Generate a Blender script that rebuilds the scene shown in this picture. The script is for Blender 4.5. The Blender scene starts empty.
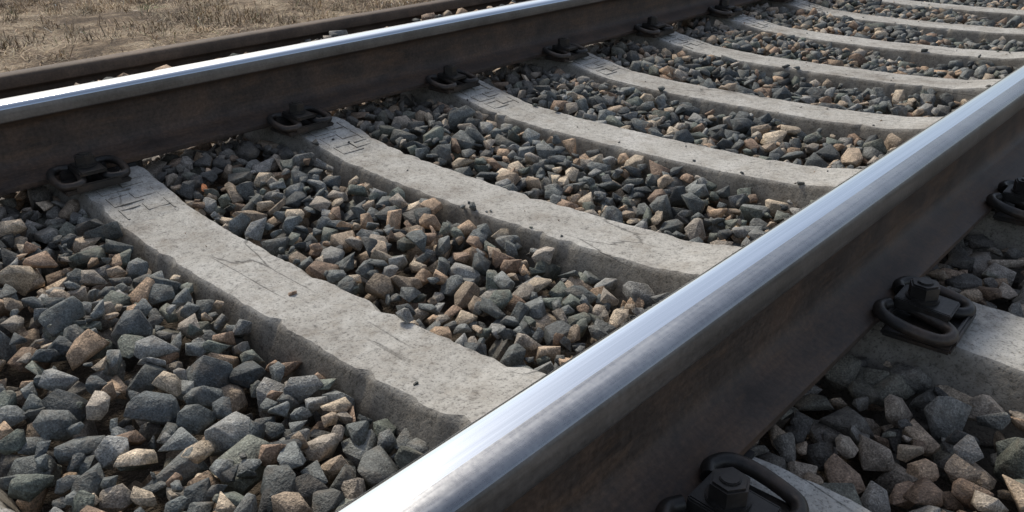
import bpy, bmesh, numpy as np, math, random
from mathutils import Matrix, Vector
rng=np.random.default_rng(7); random.seed(7)
sc=bpy.context.scene
# ---------------------------------------------------------------- camera solve (real-world gauge 1.52 m)
def rot(a):
    yaw,pit,rol=a
    f=np.array([-math.sin(yaw)*math.cos(pit),math.cos(yaw)*math.cos(pit),-math.sin(pit)])
    r=np.array([math.cos(yaw),math.sin(yaw),0]); u=np.cross(r,f)
    return r*math.cos(rol)+u*math.sin(rol), -r*math.sin(rol)+u*math.cos(rol), f
def proj(p,P):
    r,u,f=rot(p[3:6]); d=np.array(P)-p[:3]
    z=d@f; return np.array([512+p[6]*(d@r)/z,256-p[6]*(d@u)/z])
N=0.7975;F=-N
farb=[(85,170),(293,115),(443,75),(556,46),(645,20)]
nearb=[(730,475),(925,285),(1018,185)]
lines=[(N-.036,.178,(322,512),(1024,62)),(F-.036,.178,(0,97),(530,0)),(F+.075,.008,(0,193),(500,66))]
def res(p):
    out=[]
    s,y0,w,bo=p[7],p[8],p[9],p[10]
    for i,b in enumerate(farb): out+=list(.7*(proj(p,(F+.11,y0+bo+i*s,.03))-b))
    for i,b in enumerate(nearb): out+=list(.7*(proj(p,(N+.11,y0+bo+i*s,.05))-b))
    for i,b in enumerate([(148,172),(343,118),(492,83),(600,52)]): out+=list(.5*(proj(p,(F+.08,y0+w/2+i*s,-.008))-b))
    for i,b in enumerate([(68,190),(288,127),(445,92)]): out+=list(.5*(proj(p,(F+.08,y0-w/2+i*s,-.008))-b))
    for i,b in enumerate([(540,372),(740,235),(865,155)]):
        a=proj(p,(.45,y0+w/2+i*s,-.03)); c=proj(p,(.65,y0+w/2+i*s,-.01)); n=np.array([-(c-a)[1],(c-a)[0]]);n/=np.linalg.norm(n)
        out.append(float((np.array(b)-a)@n)*1.0)
    for X,Z,a,b in lines:
        for e in (a,b):
            q1=proj(p,(X,0,Z));q2=proj(p,(X,1.5,Z));n=np.array([-(q2-q1)[1],(q2-q1)[0]]);n/=np.linalg.norm(n)
            out.append(float((np.array(e)-q1)@n)*(11 if X>0 else 3))
    out.append((w-.175)*300); out.append(bo*60); out.append((s-.5435)*400)
    return np.array(out)
p=np.array([1.1873,-0.7484,0.6115,0.7595,0.4454,-0.0224,809.34,0.5407,-0.1518,.18,0.0])
lam=1;r=res(p)
for it in range(200):
    J=np.zeros((len(r),len(p)))
    for k in range(len(p)):
        q=p.copy();q[k]+=1e-5;J[:,k]=(res(q)-r)/1e-5
    d=np.linalg.solve(J.T@J+lam*np.diag(np.diag(J.T@J)+1e-9),-J.T@r)
    rn=res(p+d)
    if rn@rn<r@r: p=p+d;r=rn;lam*=.5
    else: lam*=3
    if lam>1e12: break
R_,U_,F_=rot(p[3:6]); C=p[:3]; S=p[7]; Y0=p[8]; W=p[9]; BO=p[10]
cam=bpy.data.cameras.new('camera');co=bpy.data.objects.new('camera',cam);sc.collection.objects.link(co)
co.matrix_world=Matrix(((R_[0],U_[0],-F_[0],C[0]),(R_[1],U_[1],-F_[1],C[1]),(R_[2],U_[2],-F_[2],C[2]),(0,0,0,1)))
cam.sensor_width=36;cam.lens=p[6]/1024*36;cam.clip_start=.02;cam.clip_end=2000;sc.camera=co
def unproj(px,py,z):
    d=R_*(px-512)/p[6]-U_*(py-256)/p[6]+F_
    return C+d*(z-C[2])/d[2]
XS=unproj(0,74,.09)[0]   # spare rail position
# ---------------------------------------------------------------- helpers
def link(o): sc.collection.objects.link(o); return o
def mesh_obj(name,verts,faces,mats=(),smooth=False,angle=None):
    me=bpy.data.meshes.new(name); me.from_pydata([tuple(v) for v in verts],[],faces); me.update()
    for m in mats: me.materials.append(m)
    o=link(bpy.data.objects.new(name,me))
    if smooth:
        me.shade_smooth()
        if angle: me.set_sharp_from_angle(angle=math.radians(angle))
    return o
def newmat(name):
    m=bpy.data.materials.new(name);m.use_nodes=True;nt=m.node_tree
    return m,nt,nt.nodes['Principled BSDF']
class NB:
    def __init__(s,nt): s.nt=nt
    def n(s,t,**k):
        nd=s.nt.nodes.new(t)
        for a,b in k.items(): setattr(nd,a,b)
        return nd
    def l(s,a,b): s.nt.links.new(a,b)
    def coord(s,scale=(1,1,1)):
        t=s.n('ShaderNodeTexCoord');m=s.n('ShaderNodeMapping');m.inputs['Scale'].default_value=scale
        s.l(t.outputs['Object'],m.inputs[0]);return m.outputs[0]
    def noise(s,vec,scale,detail=4,rough=.6):
        q=s.n('ShaderNodeTexNoise');q.inputs['Scale'].default_value=scale;q.inputs['Detail'].default_value=detail;q.inputs['Roughness'].default_value=rough
        s.l(vec,q.inputs['Vector']);return q.outputs['Fac']
    def ramp(s,fac,stops):
        q=s.n('ShaderNodeValToRGB');e=q.color_ramp.elements
        while len(e)<len(stops): e.new(.5)
        for k,(a,c) in enumerate(stops):
            e[k].position=a;e[k].color=(c,c,c,1) if isinstance(c,(int,float)) else (*c,1)
        s.l(fac,q.inputs[0]);return q.outputs[0]
    def mix(s,f,a,b,mode='MIX'):
        q=s.n('ShaderNodeMix',data_type='RGBA',blend_type=mode)
        for sock,v in ((q.inputs[0],f),(q.inputs[6],a),(q.inputs[7],b)):
            if isinstance(v,(int,float)): sock.default_value=v if sock.type=='VALUE' else (v,v,v,1)
            elif isinstance(v,tuple): sock.default_value=(*v,1)
            else: s.l(v,sock)
        return q.outputs[2]
    def bump(s,h,strength,dist,prev=None):
        q=s.n('ShaderNodeBump');q.inputs['Strength'].default_value=strength;q.inputs['Distance'].default_value=dist
        s.l(h,q.inputs['Height'])
        if prev: s.l(prev,q.inputs['Normal'])
        return q.outputs[0]
# ---------------------------------------------------------------- materials
def concrete(name,mul=1.0):
    m,nt,b=newmat(name);g=NB(nt)
    v=g.coord(); oi=g.n('ShaderNodeObjectInfo')
    off=g.n('ShaderNodeVectorMath',operation='MULTIPLY_ADD'); cx=g.n('ShaderNodeCombineXYZ')
    for k in range(3): g.l(oi.outputs['Random'],cx.inputs[k])
    off.inputs[1].default_value=(37,53,71); g.l(cx.outputs[0],off.inputs[0]); g.l(v,off.inputs[2]); v=off.outputs[0]
    n1=g.noise(v,6,5,.7); n2=g.noise(v,75,4,.75); n3=g.noise(v,260,2,.6)
    c=g.ramp(n1,[(.32,(.33*mul,.31*mul,.28*mul)),(.44,(.46*mul,.445*mul,.41*mul)),(.58,(.55*mul,.54*mul,.505*mul)),(.72,(.62*mul,.61*mul,.58*mul))])
    c=g.mix(.95,c,g.ramp(n2,[(.30,.45),(.46,.92),(.75,1.15)]),'MULTIPLY')
    c=g.mix(.7,c,g.ramp(n3,[(.33,.35),(.45,1.0)]),'MULTIPLY')
    n4=g.noise(v,17,4,.7);c=g.mix(g.ramp(n4,[(.52,0.0),(.70,.45)]),c,(.27*mul,.235*mul,.19*mul))
    mp=g.n('ShaderNodeMapping');mp.inputs['Scale'].default_value=(1.2,9,9);g.l(v,mp.inputs[0])
    dn=g.n('ShaderNodeTexNoise');dn.inputs['Scale'].default_value=3;dn.inputs['Detail'].default_value=3;g.l(mp.outputs[0],dn.inputs['Vector'])
    ad=g.n('ShaderNodeVectorMath',operation='MULTIPLY_ADD');g.l(dn.outputs['Color'],ad.inputs[0]);ad.inputs[1].default_value=(.2,.2,.2);g.l(mp.outputs[0],ad.inputs[2])
    vc=g.n('ShaderNodeTexVoronoi',feature='DISTANCE_TO_EDGE');vc.inputs['Scale'].default_value=1.0;g.l(ad.outputs[0],vc.inputs['Vector'])
    crack=g.ramp(vc.outputs['Distance'],[(.002,0.0),(.010,1.0)])
    cm=g.ramp(g.noise(v,3.0,1),[(.50,1.0),(.58,0.0)])
    crack=g.mix(cm,crack,1.0)
    c=g.mix(.6,c,crack,'MULTIPLY')
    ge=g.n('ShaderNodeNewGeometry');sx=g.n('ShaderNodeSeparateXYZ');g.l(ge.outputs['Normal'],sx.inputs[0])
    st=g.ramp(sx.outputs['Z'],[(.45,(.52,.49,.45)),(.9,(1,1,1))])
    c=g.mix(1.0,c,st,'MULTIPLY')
    g.l(c,b.inputs['Base Color']);b.inputs['Roughness'].default_value=.92;b.inputs['Specular IOR Level'].default_value=.25
    h=g.bump(n2,.7,.004);h=g.bump(n3,.5,.0014,h);h=g.bump(crack,.5,.002,h)
    g.l(h,b.inputs['Normal']);return m
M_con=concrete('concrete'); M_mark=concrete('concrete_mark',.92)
M_st,nt,b=newmat('crushed_stone');g=NB(nt)
at=g.n('ShaderNodeAttribute',attribute_name='col');v=g.coord()
n1=g.noise(v,60,4,.75);n2=g.noise(v,380,2,.7)
c=g.mix(1.0,at.outputs['Color'],g.ramp(n1,[(.3,.6),(.5,1.0),(.72,1.6)]),'MULTIPLY')
c=g.mix(.85,c,g.ramp(n2,[(.3,.5),(.5,1.0),(.7,1.8)]),'MULTIPLY')
dust=g.ramp(g.noise(v,24,3,.7),[(.52,0.0),(.74,.45)])
c=g.mix(dust,c,(.25,.20,.15))
g.l(c,b.inputs['Base Color']);b.inputs['Roughness'].default_value=.72;b.inputs['Specular IOR Level'].default_value=.45
h=g.bump(n1,.9,.008);h=g.bump(n2,.6,.0018,h);g.l(h,b.inputs['Normal'])
def railmat(name,cols,rough,met,streak=.3,spec=.5,bs=.35,mott=.5,patch=None):
    m,nt,b=newmat(name);g=NB(nt);v=g.coord();vs=g.coord((60,1.2,60))
    n1=g.noise(v,9,5,.65);n2=g.noise(vs,3,3,.6);n3=g.noise(v,130,3,.7)
    c=g.ramp(n1,[(.3,cols[0]),(.5,cols[1]),(.72,cols[2])])
    if patch:
        vp=g.coord((1,.35,1.6));c=g.mix(g.ramp(g.noise(vp,16,5,.75),[(.50,0.0),(.66,.75)]),c,patch)
    c=g.mix(streak,c,g.ramp(n2,[(.3,.5),(.7,1.6)]),'MULTIPLY')
    c=g.mix(mott,c,g.ramp(n3,[(.3,.5),(.7,1.5)]),'MULTIPLY')
    g.l(c,b.inputs['Base Color']);b.inputs['Metallic'].default_value=met;b.inputs['Specular IOR Level'].default_value=spec
    rr=g.ramp(g.mix(.5,n2,n3),[(.3,max(0,rough-.12)),(.7,min(1,rough+.12))]);g.l(rr,b.inputs['Roughness'])
    h=g.bump(n3,bs,.0012);g.l(h,b.inputs['Normal']);return m
M_rust=railmat('rail_rusty_side',((.044,.034,.029),(.074,.056,.046),(.125,.082,.058)),.58,.05,.3,.35,mott=.6,patch=(.125,.078,.050))
M_head=railmat('rail_head_side',((.12,.112,.104),(.165,.155,.147),(.22,.205,.195)),.42,.6,mott=.3)
M_dull=railmat('rail_head_dull',((.30,.31,.325),(.37,.38,.395),(.43,.44,.45)),.30,.95,.3,bs=.05,mott=.12)
M_old=railmat('old_rail',((.07,.052,.04),(.11,.08,.06),(.18,.13,.095)),.8,.0)
M_clip=railmat('clip_steel',((.018,.017,.017),(.034,.032,.030),(.10,.072,.054)),.42,.3,.1)
M_rub,nt,b=newmat('rubber_pad');b.inputs['Base Color'].default_value=(.02,.02,.02,1);b.inputs['Roughness'].default_value=.8
M_pol,nt,b=newmat('rail_polished');g=NB(nt);vs=g.coord((90,.8,90));v=g.coord()
n2=g.noise(vs,3,4,.6);n1=g.noise(v,14,3,.6)
g.l(g.ramp(n2,[(.3,(.58,.64,.71)),(.7,(.74,.80,.87))]),b.inputs['Base Color']);b.inputs['Metallic'].default_value=1
g.l(g.ramp(g.mix(.5,n2,n1),[(.3,.09),(.7,.18)]),b.inputs['Roughness'])
g.l(g.bump(n2,.025,.001),b.inputs['Normal'])
# ---------------------------------------------------------------- rails
half=[(0,.1800),(.006,.17995),(.012,.1798),(.018,.1795),(.025,.1784),(.030,.1765),(.0340,.1730),(.0360,.1685),(.0370,.1600),(.0378,.1440),(.0370,.1410),(.0340,.1390),
      (.0160,.1310),(.0115,.1240),(.0095,.1120),(.0090,.0900),(.0092,.0650),(.0110,.0480),(.0160,.0370),(.0260,.0300),(.0450,.0215),(.0700,.0140),(.0745,.0120),(.0750,.0080),(.0740,.0010),(.0720,0)]
prof=[(x,z) for x,z in half]+[(-x,z) for x,z in reversed(half[1:])]
def rail(name,X,ybeg,yend,mats,kind,z=0.0,rz=0):
    ys=list(np.arange(ybeg,min(yend,12),.25))+[ 12+ k*4 for k in range(int((yend-12)//4)+1) if yend>12]
    V=[];Fc=[];mi=[];n=len(prof)
    for y in ys:
        for x,zz in prof: V.append((x,y,zz))
    for a in range(len(ys)-1):
        for k in range(n):
            k2=(k+1)%n; Fc.append((a*n+k,a*n+k2,(a+1)*n+k2,(a+1)*n+k))
            zz=(prof[k][1]+prof[k2][1])/2; ax=abs(prof[k][0]+prof[k2][0])/2; xm=(prof[k][0]+prof[k2][0])/2
            mi.append(kind(zz,ax,xm))
    Fc.append(tuple(range(n)));mi.append(0);Fc.append(tuple(reversed([ (len(ys)-1)*n+k for k in range(n)])));mi.append(0)
    o=mesh_obj(name,V,Fc,mats,True,50);o.data.polygons.foreach_set('material_index',mi)
    bm=bmesh.new();bm.from_mesh(o.data);bmesh.ops.recalc_face_normals(bm,faces=bm.faces);bm.to_mesh(o.data);bm.free()
    o.location=(X,0,z);o.rotation_euler[2]=rz;return o
def kd(sgn):
    def f(zz,ax,xm):
        if zz<.142: return 0
        if xm*sgn>.0: # field side is dull, running band and gauge corner are polished
            if zz<.174: return 1
            if ax>.004: return 2
            return 3
        if zz<.165: return 1
        return 3
    return f
rail('steel_rail',N,-6,60,[M_rust,M_head,M_dull,M_pol],kd(1))
rail('steel_rail',F,-6,60,[M_rust,M_head,M_dull,M_pol],kd(-1))
rail('old_steel_rail',XS,-6,12.2,[M_old],lambda a,b_,c_:0,z=-.09)
# ---------------------------------------------------------------- sleepers
def ztop(x):
    a=abs(x)
    return float(np.interp(a,[0,.28,.47,.69,.9,1.0,1.33,1.35],[-.062,-.059,-.049,-.008,-.008,-.010,-.016,-.022]))
SHY={-1:-.045}
def sleeper(idx):
    rr=np.random.default_rng(100+idx)
    hx=[0.0]+list(np.linspace(0,.47,40)[1:])+list(np.linspace(.47,.69,20)[1:])+list(np.linspace(.69,1.35,50)[1:])
    xs=np.array([-q for q in reversed(hx[1:])]+hx);V=[];Fc=[];mi=[]
    ph=rr.uniform(0,9,8)
    chips=[(rr.uniform(-1.3,1.3),rr.uniform(.002,.010),rr.uniform(.006,.02),rr.integers(0,2)) for _ in range(22)]
    for k,x in enumerate(xs):
        z=ztop(x); a=abs(x)
        w=W/2*np.interp(a,[0,.4,.7,1.35],[.93,.94,1.0,1.0])
        e=.0033+.0015*math.sin(x*23+ph[0])*math.sin(x*61+ph[1])
        ch1,ch2=[max(.0015,e+rr.normal(0,.0011))+sum(dp*math.exp(-((x-cxx)/wd)**2) for cxx,dp,wd,sd_ in chips if sd_==q) for q in (0,1)]
        wv=.001*math.sin(x*9+ph[3])+.0006*math.sin(x*31+ph[4])
        bw=np.interp(a,[0,.4,.7,1.35],[.030,.030,.050,.050])
        row=[(-w-bw,-.20),(-w-.02*bw/.035,-.055),(-w-.002+ch1*.3,-.006-ch1*1.2),(-w+.001+ch1*.4,-.002-ch1*.6),(-w+ch1*1.2+.002,-.0004)]
        for t in (-.6,-.3,0,.3,.6): row.append((w*t,rr.normal(0,.0002)+.0007*math.sin(x*17+t*5+ph[2])+.0005*math.sin(x*41-t*9+ph[5])))
        row+=[(w-ch2*1.2-.002,-.0004),(w-.001-ch2*.4,-.002-ch2*.6),(w+.002-ch2*.3,-.006-ch2*1.2),(w+.02*bw/.035,-.055),(w+bw,-.20)]
        n=len(row)
        for (yy,zz) in row: V.append((x,yy+wv,(z+zz) if zz>-.19 else -.21))
    for k in range(len(xs)-1):
        for j in range(n-1): Fc.append((k*n+j,(k+1)*n+j,(k+1)*n+j+1,k*n+j+1));mi.append(0)
    Fc.append(tuple(range(n)));Fc.append(tuple(reversed([(len(xs)-1)*n+j for j in range(n)])));mi+=[0,0]
    strokes=[]
    def st(x0,y0,x1,y1): strokes.append((x0,y0,x1,y1))
    t=rr.integers(0,3)
    for q in range(3):
        bx=-.655+q*.060; t=(t+1)%3
        st(bx,-.050,bx+.040,-.050);st(bx,-.050,bx,-.008)
        if t!=0: st(bx+.040,-.050,bx+.040,.010)
        st(bx,.002,bx+.026,.002);st(bx+.026,.002,bx+.026,.045)
        if t!=1: st(bx,.050,bx+.045,.050)
        else: st(bx,.015,bx,.05)
    for x0,y0,x1,y1 in strokes:
        hw=.0032
        if x0==x1: c4=[(x0-hw,y0-hw),(x0+hw,y0-hw),(x0+hw,y1+hw),(x0-hw,y1+hw)]
        else: c4=[(x0-hw,y0-hw),(x1+hw,y0-hw),(x1+hw,y0+hw),(x0-hw,y0+hw)]
        mx=sum(q[0] for q in c4)/4;my=sum(q[1] for q in c4)/4
        b0=len(V)
        for (x,y) in c4: V.append((x,y,ztop(x)-.004))
        for (x,y) in c4: V.append((x+math.copysign(.0014,mx-x),y+math.copysign(.0014,my-y),ztop(x)+rr.uniform(.0014,.0024)))
        Fc.append((b0+4,b0+5,b0+6,b0+7));mi.append(1)
        for k in range(4): Fc.append((b0+k,b0+(k+1)%4,b0+4+(k+1)%4,b0+4+k));mi.append(1)
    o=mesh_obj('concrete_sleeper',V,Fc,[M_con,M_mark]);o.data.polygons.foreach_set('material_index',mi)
    bm=bmesh.new();bm.from_mesh(o.data);bmesh.ops.recalc_face_normals(bm,faces=bm.faces);bm.to_mesh(o.data);bm.free()
    me=o.data;me.shade_smooth();me.set_sharp_from_angle(angle=math.radians(30))
    vx=[v.co.x for v in me.vertices];sa=me.attributes.get('sharp_edge') or me.attributes.new('sharp_edge','BOOLEAN','EDGE')
    for e in me.edges:
        a,b_=vx[e.vertices[0]],vx[e.vertices[1]]
        if abs(a-b_)<1e-5 and (abs(abs(a)-.47)<1e-4 or abs(abs(a)-.69)<1e-4): sa.data[e.index].value=True
    o.location=(0,Y0+idx*S+SHY.get(idx,0),0);o.rotation_euler[2]=rr.normal(0,.003);return o
SL=list(range(-4,34))
for i in SL: sleeper(i)
for sx in (F,N):
    V=[];Fc=[]
    for i in SL:
        y=Y0+i*S+SHY.get(i,0);b0=len(V)
        for z in (-.012,-.0005):
            for (a,c_) in ((-.08,-.075),(.08,-.075),(.08,.075),(-.08,.075)): V.append((sx+a,y+c_,z))
        Fc+=[(b0+4,b0+5,b0+6,b0+7)]+[(b0+k,b0+(k+1)%4,b0+4+(k+1)%4,b0+4+k) for k in range(4)]
    mesh_obj('rail_pads',V,Fc,[M_rub])
# ---------------------------------------------------------------- fasteners
def tube(bm,pts,rad,seg=12,sub=5):
    P=[Vector(q) for q in pts];out=[]
    for i in range(len(P)-1):
        p0=P[max(i-1,0)];p1=P[i];p2=P[i+1];p3=P[min(i+2,len(P)-1)]
        for k in range(sub):
            t=k/sub
            out.append(.5*((2*p1)+(-p0+p2)*t+(2*p0-5*p1+4*p2-p3)*t*t+(-p0+3*p1-3*p2+p3)*t**3))
    out.append(P[-1]);rings=[];up=Vector((0,0,1))
    for i,c in enumerate(out):
        t=(out[min(i+1,len(out)-1)]-out[max(i-1,0)]).normalized();a=t.cross(up).normalized();bb=a.cross(t)
        rings.append([bm.verts.new(c+rad*(math.cos(2*math.pi*k/seg)*a+math.sin(2*math.pi*k/seg)*bb)) for k in range(seg)])
    for a,bq in zip(rings,rings[1:]):
        for k in range(seg): bm.faces.new((a[k],a[(k+1)%seg],bq[(k+1)%seg],bq[k]))
    bm.faces.new(rings[0][::-1]);bm.faces.new(rings[-1])
def bbox(bm,cx,cy,cz,sx,sy,sz,bev=.002,M=None):
    r=bmesh.ops.create_cube(bm,size=1);vs=r['verts']
    for v in vs: v.co=Vector((cx+v.co.x*sx,cy+v.co.y*sy,cz+v.co.z*sz))
    if M:
        for v in vs: v.co=M@v.co
    es=list({e for v in vs for e in v.link_edges})
    bmesh.ops.bevel(bm,geom=es,offset=bev,segments=2,affect='EDGES')
def prism(bm,cx,cy,z0,z1,rad,seg,ang=0,bev=.0015):
    a=[];b_=[]
    for k in range(seg):
        t=ang+2*math.pi*k/seg
        a.append(bm.verts.new((cx+rad*math.cos(t),cy+rad*math.sin(t),z0)));b_.append(bm.verts.new((cx+rad*math.cos(t),cy+rad*math.sin(t),z1)))
    fs=[bm.faces.new(a[::-1]),bm.faces.new(b_)]
    for k in range(seg): fs.append(bm.faces.new((a[k],a[(k+1)%seg],b_[(k+1)%seg],b_[k])))
    bmesh.ops.bevel(bm,geom=[e for e in fs[1].edges],offset=bev,segments=2,affect='EDGES')
def fastener_mesh(ang):
    bm=bmesh.new()
    sidep=[(-.030,-.006,.030),(-.012,-.018,.031),(.020,-.022,.025),(.046,-.028,.019),(.056,-.046,.018),(.046,-.066,.018),(.018,-.073,.022),(-.014,-.072,.028),(-.036,-.062,.0315),(-.044,-.042,.0315),(-.036,-.026,.0315)]
    tube(bm,sidep,.0090);tube(bm,[(x,-y,z) for x,y,z in sidep],.0090)
    bbox(bm,.016,0,.005,.094,.140,.010,.003)
    bbox(bm,-.030,0,.018,.008,.10,.022,.002)
    bbox(bm,.060,0,.011,.008,.10,.016,.003)
    T=Matrix.Rotation(math.radians(5),4,'Y')
    bbox(bm,.004,0,.0375,.078,.052,.008,.002,T)
    bbox(bm,.004,.026,.0330,.076,.005,.016,.0018,T);bbox(bm,.004,-.026,.0330,.076,.005,.016,.0018,T)
    prism(bm,0,0,.0405,.0455,.0235,20,0,.001)
    prism(bm,0,0,.0455,.0665,.0215,6,ang,.0025)
    prism(bm,0,0,.0665,.0690,.0110,14,0,.001)
    prism(bm,0,0,-.02,.042,.010,12)
    bmesh.ops.recalc_face_normals(bm,faces=bm.faces)
    me=bpy.data.meshes.new('rail_fastener');bm.to_mesh(me);bm.free();me.materials.append(M_clip);me.shade_smooth();me.set_sharp_from_angle(angle=math.radians(35));return me
FM=[fastener_mesh(a) for a in (.2,.55,.9)]
for i in SL:
    if i>16: continue
    for X in (F,N):
        for sg in (-1,1):
            o=link(bpy.data.objects.new('rail_fastener',random.choice(FM)))
            o.location=(X+sg*.112,Y0+BO+i*S+SHY.get(i,0)+random.uniform(-.004,.004),-.008);o.rotation_euler=(0,0,(0 if sg>0 else math.pi)+random.uniform(-.06,.06))
# ---------------------------------------------------------------- terrain
def bedz(x):
    return np.interp(x,[-200,-30,-5,-2.6,-1.75,1.9,3.2,6,200],[-1.2,-.9,-.50,-.46,-.16,-.16,-.50,-.52,-.6])
gx=np.concatenate([[-600,-200,-80,-30,-20,-14],np.arange(-11,-2,.15),np.arange(-2,3.3,.2),[4,5,6,10,20,60,200,600]])
gy=np.concatenate([[-600,-200,-50,-15,-8],np.arange(-4,12,.15),[13,15,20,30,60,150,600]])
V=[];Fc=[]
for x in gx:
    for y in gy:
        z=float(bedz(x)); 
        if x<-2.6: z+=.03*math.sin(x*1.3+y*.7)+.02*math.sin(x*2.9-y*1.9)+random.uniform(-.012,.012)
        V.append((x,y,z))
m_=len(gy)
for a in range(len(gx)-1):
    for c_ in range(m_-1): Fc.append((a*m_+c_,(a+1)*m_+c_,(a+1)*m_+c_+1,a*m_+c_+1))
M_gr,nt,b=newmat('dry_ground');g=NB(nt);v=g.coord()
n1=g.noise(v,2.2,5,.7);n2=g.noise(v,28,4,.75)
c=g.ramp(n1,[(.40,(.11,.078,.05)),(.5,(.25,.185,.12)),(.60,(.42,.335,.235))])
c=g.mix(1.0,c,g.ramp(n2,[(.3,.4),(.5,1.0),(.7,1.5)]),'MULTIPLY')
sx=g.n('ShaderNodeSeparateXYZ');g.l(v,sx.inputs[0])
mm=g.n('ShaderNodeMapRange');mm.inputs[1].default_value=-2.9;mm.inputs[2].default_value=-2.5;g.l(sx.outputs[0],mm.inputs[0])
c=g.mix(mm.outputs[0],c,g.mix(n2,(.035,.028,.022),(.12,.095,.07)))
g.l(c,b.inputs['Base Color']);b.inputs['Roughness'].default_value=1
h=g.bump(n2,.9,.04);g.l(h,b.inputs['Normal'])
gr=mesh_obj('ground',V,Fc,[M_gr],True)
def cols_attr(me,colarr):
    a=me.color_attributes.new('col','FLOAT_COLOR','POINT');a.data.foreach_set('color',colarr.astype(np.float32).ravel())
def bulk(name,V,Fl,mat,col,tri=3):
    me=bpy.data.meshes.new(name);me.vertices.add(len(V));me.vertices.foreach_set('co',V.astype(np.float32).ravel())
    loops,starts=Fl
    me.loops.add(len(loops));me.loops.foreach_set('vertex_index',loops.astype(np.int32))
    me.polygons.add(len(starts));me.polygons.foreach_set('loop_start',starts.astype(np.int32))
    me.update(calc_edges=True);me.validate();cols_attr(me,col);me.materials.append(mat);return link(bpy.data.objects.new(name,me))
nb=120000
bx=-2.7-rng.random(nb)**1.2*7.5;by=-2.0+rng.random(nb)*12.0
nc=1100;tcx=-2.8-rng.random(nc)*7.3;tcy=-2+rng.random(nc)*12
tk=rng.random(nb)<.5;ti=rng.integers(0,nc,nb);bx=np.where(tk,tcx[ti]+rng.normal(0,.05,nb),bx);by=np.where(tk,tcy[ti]+rng.normal(0,.05,nb),by)
cl=np.sin(bx*2.1+by*1.3)*np.sin(by*2.7-bx*.8)+rng.normal(0,.3,nb)
keep=(cl>-.35)&(bx<-2.6);bx=bx[keep];by=by[keep];tk=tk[keep];ti=ti[keep];nb=len(bx)
L=rng.uniform(.05,.16,nb);az=rng.uniform(0,2*np.pi,nb);el=np.where(tk,rng.uniform(.3,1.2,nb),rng.uniform(.03,.5,nb))
bz=bedz(bx)+.03*np.sin(bx*1.3+by*.7)+.02*np.sin(bx*2.9-by*1.9)
base=np.stack([bx,by,bz],1);dirn=np.stack([np.cos(az)*np.cos(el),np.sin(az)*np.cos(el),np.sin(el)],1);sd=np.stack([-np.sin(az),np.cos(az),0*az],1)*rng.uniform(.0014,.0034,nb)[:,None]
mid=base+dirn*L[:,None]*.6;dr2=dirn.copy();dr2[:,2]-=.6;tip=mid+dr2*L[:,None]*.45
V=np.stack([base-sd,base+sd,mid+sd,mid-sd,tip],1).reshape(-1,3)
loops=(np.arange(nb)[:,None]*5+np.array([0,1,2,3,3,2,4])).ravel();starts=(np.arange(nb)[:,None]*7+np.array([0,4])).ravel()
patch=.5+.5*np.sin(bx*.9+1.3*np.sin(by*.8))*np.sin(by*1.1+np.sin(bx*1.4))
patch=.6*patch+.4*(.5+.5*np.sin(bx*3.3+np.sin(by*2.9)*1.5)*np.sin(by*3.7+np.sin(bx*2.2)))
tb=rng.uniform(.5,1.4,nc)
gc=(np.array([.54,.41,.26])*(1-patch[:,None]*.65))*rng.uniform(.5,1.4,(nb,1))*np.where(tk,tb[ti],1)[:,None]*(1+.15*rng.normal(0,1,(nb,3))*np.array([.3,.2,.4]))
gp=unproj(155,6,-.5);green=(np.hypot(bx-gp[0],by-gp[1])<.14)&(rng.random(nb)<.6)|(rng.random(nb)<.012);gc[green]=np.array([.14,.17,.06])*rng.uniform(.7,1.4,(green.sum(),1))
wh=rng.random(nb)<.003;gc[wh]=(.7,.7,.68)
col=np.repeat(np.concatenate([np.clip(gc,0.02,.8),np.ones((nb,1))],1),5,0)
M_gs,nt,b=newmat('dry_grass');g=NB(nt);at=g.n('ShaderNodeAttribute',attribute_name='col');g.l(at.outputs['Color'],b.inputs['Base Color']);b.inputs['Roughness'].default_value=.8
bulk('dry_grass',V,(loops,starts),M_gs,col)
# ---------------------------------------------------------------- ballast
def proto(seed,bev):
    rr=np.random.default_rng(seed);n=rr.integers(9,15)
    pts=rr.normal(0,1,(n,3));pts/=np.linalg.norm(pts,axis=1)[:,None];pts=np.sign(pts)*np.abs(pts)**.75
    dims=np.array([1.0,rr.uniform(.55,.95),rr.uniform(.42,.8)]);pts=pts*dims*rr.uniform(.8,1.0,(n,1))
    bm=bmesh.new()
    for q in pts: bm.verts.new(q)
    r=bmesh.ops.convex_hull(bm,input=bm.verts)
    bmesh.ops.delete(bm,geom=[v for v in bm.verts if not v.link_faces],context='VERTS')
    bmesh.ops.dissolve_limit(bm,angle_limit=math.radians(12),verts=bm.verts,edges=bm.edges)
    if bev:
        bmesh.ops.bevel(bm,geom=list(bm.edges),offset=.028,segments=1,affect='EDGES',clamp_overlap=True)
    bmesh.ops.recalc_face_normals(bm,faces=bm.faces)
    bm.verts.index_update()
    V=np.array([v.co[:] for v in bm.verts]);s=np.abs(V[:,:2]).max();V/=s
    loops=[v.index for f in bm.faces for v in f.verts];cnt=[len(f.verts) for f in bm.faces];bm.free()
    hz=(V[:,2].max()-V[:,2].min())/2;V[:,2]-=(V[:,2].max()+V[:,2].min())/2
    return V,np.array(loops),np.array(cnt),hz
NP=40
PR=[proto(50+k,True) for k in range(NP)];PL=[proto(50+k,False) for k in range(NP)]
x0,x1,y0_,y1=-2.5,2.6,-1.9,8.6;cell=.01
nx=int((x1-x0)/cell);ny=int((y1-y0_)/cell)
GX=x0+(np.arange(nx)+.5)*cell;GY=y0_+(np.arange(ny)+.5)*cell
TX,TY=np.meshgrid(GX,GY,indexing='ij')
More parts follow.
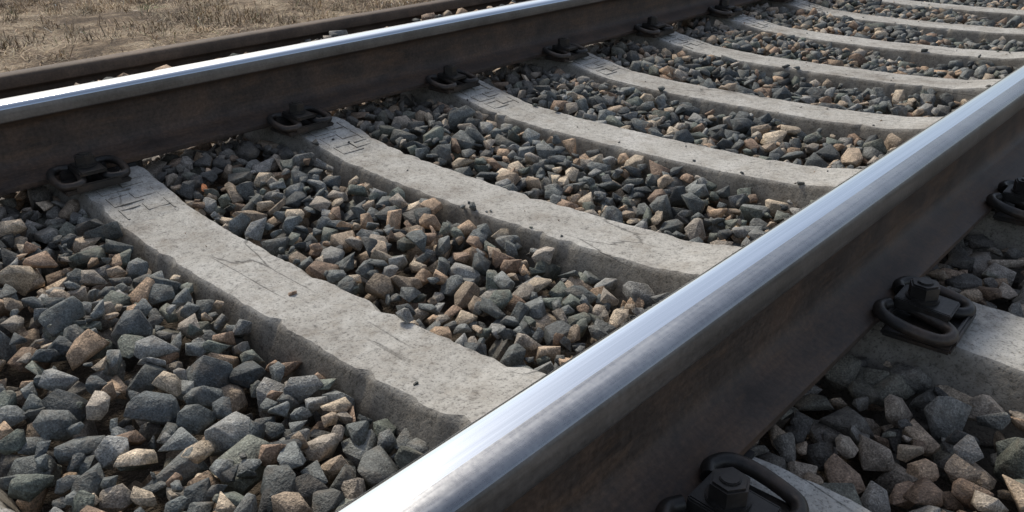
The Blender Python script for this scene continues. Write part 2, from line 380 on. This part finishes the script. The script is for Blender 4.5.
prof_t=np.interp(GX,[-2.5,-1.75,XS-.1,XS+.10,-1.28,-1.15,-1.0,-.87,-.72,-.5,-.2,.2,.5,.72,.88,1.1,1.4,1.8,2.6],
                    [-.42,-.13,-.07,.040,.015,-.02,-.030,-.042,-.034,-.048,-.066,-.084,-.076,-.052,-.05,-.05,-.055,-.10,-.32])
T=prof_t[:,None]+.010*np.sin(TX*7.3+TY*4.1)*np.sin(TY*5.7-TX*3)+.006*np.sin(TX*17+TY*13)
T+=np.where((TY<Y0-S*.45)&(np.abs(TX)<.6),.03,0)
H=(T-.068).copy()
H[(TX<-1.2)&(TX>XS)]=-.05
def kern(r):
    n=max(1,int(r/cell));a=np.arange(-n,n+1)*cell;d=(a[:,None]**2+a[None,:]**2)/(r*r)
    return n,np.sqrt(np.clip(1-d,0,None)),d<1
K={}
tries=200000
sx_=rng.uniform(x0+.05,x1-.05,tries);sy_=rng.uniform(y0_+.05,y1-.05,tries);rr_=np.clip(rng.lognormal(math.log(.0235),.34,tries),.010,.040)
rr_[int(tries*.72):]*=.7
pid=rng.integers(0,NP,tries);stones=[]
dx=np.stack([sx_,sy_,np.full(tries,-.05)],1)-C;zz=dx@F_;uu=(dx@R_)/np.maximum(zz,.05);vv=(dx@U_)/np.maximum(zz,.05)
vis=(zz>-.1)&(np.abs(uu)<.63*1.5+.15/np.maximum(zz,.1))&(vv>-(.32+.45/np.maximum(zz,.2)))
for k in np.nonzero(vis)[0]:
    x=sx_[k];y=sy_[k];r=rr_[k]
    ph=(y-Y0)/S;ri=round(ph);dy=abs(y-Y0-ri*S-SHY.get(ri,0))
    if -1.24<x<1.35+r*.8 and dy<W/2+.004+r*(.70 if ri!=-1 else .3): continue
    ar=abs(abs(x)-N)
    key=int(r*1000)
    if key not in K: K[key]=kern(r)
    n,dome,ins=K[key];i=int((x-x0)/cell);j=int((y-y0_)/cell)
    if i-n<0 or j-n<0 or i+n>=nx or j+n>=ny: continue
    h=H[i-n:i+n+1,j-n:j+n+1];hh=h[ins];sup=.5*hh.max()+.5*hh.mean()
    hz=PR[pid[k]][3]*r;zc=sup+hz*.62
    if zc+hz*.2>T[i,j]: continue
    if ar<.078+r*.9 and zc+hz*.9>-.006: continue
    if abs(x-XS)<.045+r*.9 and zc+hz>-.075 : continue
    np.maximum(h,zc+hz*dome-(1-ins)*9,out=h)
    stones.append((x,y,zc,r,pid[k]))
for q in range(110):
    i=random.randint(0,9);x=random.uniform(-.70,.65);y=Y0+i*S+random.uniform(-.08,.08);r=random.uniform(.002,.0055)
    stones.append((x,y,ztop(x)+r*.4,r,random.randrange(NP)))
# a few loose stones lying over sleeper edges
for q in range(34):
    i=random.randint(0,9);x=random.uniform(-.68,.6);sg=random.choice((-1,1));y=Y0+i*S+sg*random.uniform(.062,.088);r=random.uniform(.008,.016);k=random.randrange(NP)
    stones.append((x,y,ztop(x)+PR[k][3]*r*.8,r,k))
for (px,py,r) in ((292,291,.009),):
    q=unproj(px,py,-.055);stones.append((q[0],q[1],-.060,r,3))
ST=np.array(stones);ns=len(ST)
near=np.linalg.norm(ST[:,:3]-C,axis=1)<3.0
az=rng.uniform(0,2*np.pi,ns);tx=rng.normal(0,.42,ns);ty=rng.normal(0,.42,ns)
ca,sa=np.cos(az),np.sin(az);cx,sx=np.cos(tx),np.sin(tx);cy,sy=np.cos(ty),np.sin(ty);o1=np.ones(ns);o0=np.zeros(ns)
Rz=np.stack([ca,-sa,o0,sa,ca,o0,o0,o0,o1],1).reshape(-1,3,3);Rx=np.stack([o1,o0,o0,o0,cx,-sx,o0,sx,cx],1).reshape(-1,3,3);Ry=np.stack([cy,o0,sy,o0,o1,o0,-sy,o0,cy],1).reshape(-1,3,3)
RM=Rx@Ry@Rz
pal=np.array([[.120,.133,.130],[.076,.087,.091],[.172,.186,.182],[.255,.26,.25],[.145,.165,.142],[.38,.30,.22],[.45,.32,.215],[.52,.43,.32],[.29,.20,.14],[.35,.31,.26]])
pw=np.array([.21,.165,.17,.105,.10,.07,.055,.045,.05,.045]);pw/=pw.sum()
ci=rng.choice(len(pal),ns,p=pw)
clus=np.sin(ST[:,0]*3.1+1.0+ST[:,1]*1.7)*np.sin(ST[:,1]*3.9-ST[:,0]*1.1+.6)
mv=rng.random(ns)
tan=(clus>.15)&(mv<.17);ci[tan]=rng.choice([5,6,7,8,9],tan.sum())
right=(ST[:,0]>.9)&(mv>.64);ci[right]=rng.choice([5,7,8,9,9],right.sum())
col=pal[ci]*rng.uniform(.70,1.28,(ns,1))
dr=np.minimum(np.abs(ST[:,0]-F),np.abs(ST[:,0]-N));br=np.clip(1-(dr-.07)/.30,0,1)[:,None]*.5
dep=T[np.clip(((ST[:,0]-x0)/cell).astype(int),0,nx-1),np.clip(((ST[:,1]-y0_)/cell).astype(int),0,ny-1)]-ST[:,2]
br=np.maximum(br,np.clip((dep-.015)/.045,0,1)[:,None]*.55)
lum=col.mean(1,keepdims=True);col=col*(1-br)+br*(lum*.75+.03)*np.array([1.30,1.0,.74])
q=unproj(236,181,-.03);k=np.argmin(np.hypot(ST[:,0]-q[0],ST[:,1]-q[1])+(ST[:,2]<-.05)*.1);col[k]=(.70,.27,.11);ST[k,3]*=.75
AV=[];AL=[];AC=[];AK=[];vo=0
for k in range(NP):
    for P_,msk in ((PR,near),(PL,~near)):
        s=np.nonzero((ST[:,4]==k)&msk)[0]
        if not len(s): continue
        V0,lp,ct,_=P_[k]
        v=np.einsum('nij,mj->nmi',RM[s],V0)*ST[s,3][:,None,None]+ST[s,:3][:,None,:]
        m=len(V0);AV.append(v.reshape(-1,3));AL.append((lp[None,:]+(vo+np.arange(len(s))*m)[:,None]).ravel());AC.append(np.tile(ct,len(s)))
        AK.append(np.repeat(np.concatenate([col[s],np.ones((len(s),1))],1),m,0));vo+=m*len(s)
V=np.concatenate(AV);Lp=np.concatenate(AL);ct=np.concatenate(AC);stt=np.concatenate([[0],np.cumsum(ct)[:-1]])
bulk('ballast_gravel',V,(Lp,stt),M_st,np.concatenate(AK))
# ---------------------------------------------------------------- light
w=bpy.data.worlds.new("World");sc.world=w;w.use_nodes=True;nt=w.node_tree
sk=nt.nodes.new('ShaderNodeTexSky');sk.sky_type='NISHITA';sk.sun_disc=False
az_=math.radians(-72);el=math.radians(43)  # azimuth measured from +Y towards +X
sk.sun_elevation=el;sk.sun_rotation=az_;sk.dust_density=2.0;sk.air_density=1.0
hs=nt.nodes.new('ShaderNodeHueSaturation');hs.inputs['Saturation'].default_value=.64
bg=nt.nodes['Background'];bg.inputs[1].default_value=.135;nt.links.new(sk.outputs[0],hs.inputs['Color']);nt.links.new(hs.outputs[0],bg.inputs[0])
s=bpy.data.lights.new('sun','SUN');s.energy=2.5;s.angle=math.radians(8);s.color=(1,.91,.77)
so=link(bpy.data.objects.new('sun',s));dv=Vector((math.sin(az_)*math.cos(el),math.cos(az_)*math.cos(el),math.sin(el)))
so.rotation_euler=dv.to_track_quat('Z','Y').to_euler()
sc.view_settings.view_transform='Standard';sc.view_settings.look='None';sc.view_settings.exposure=0
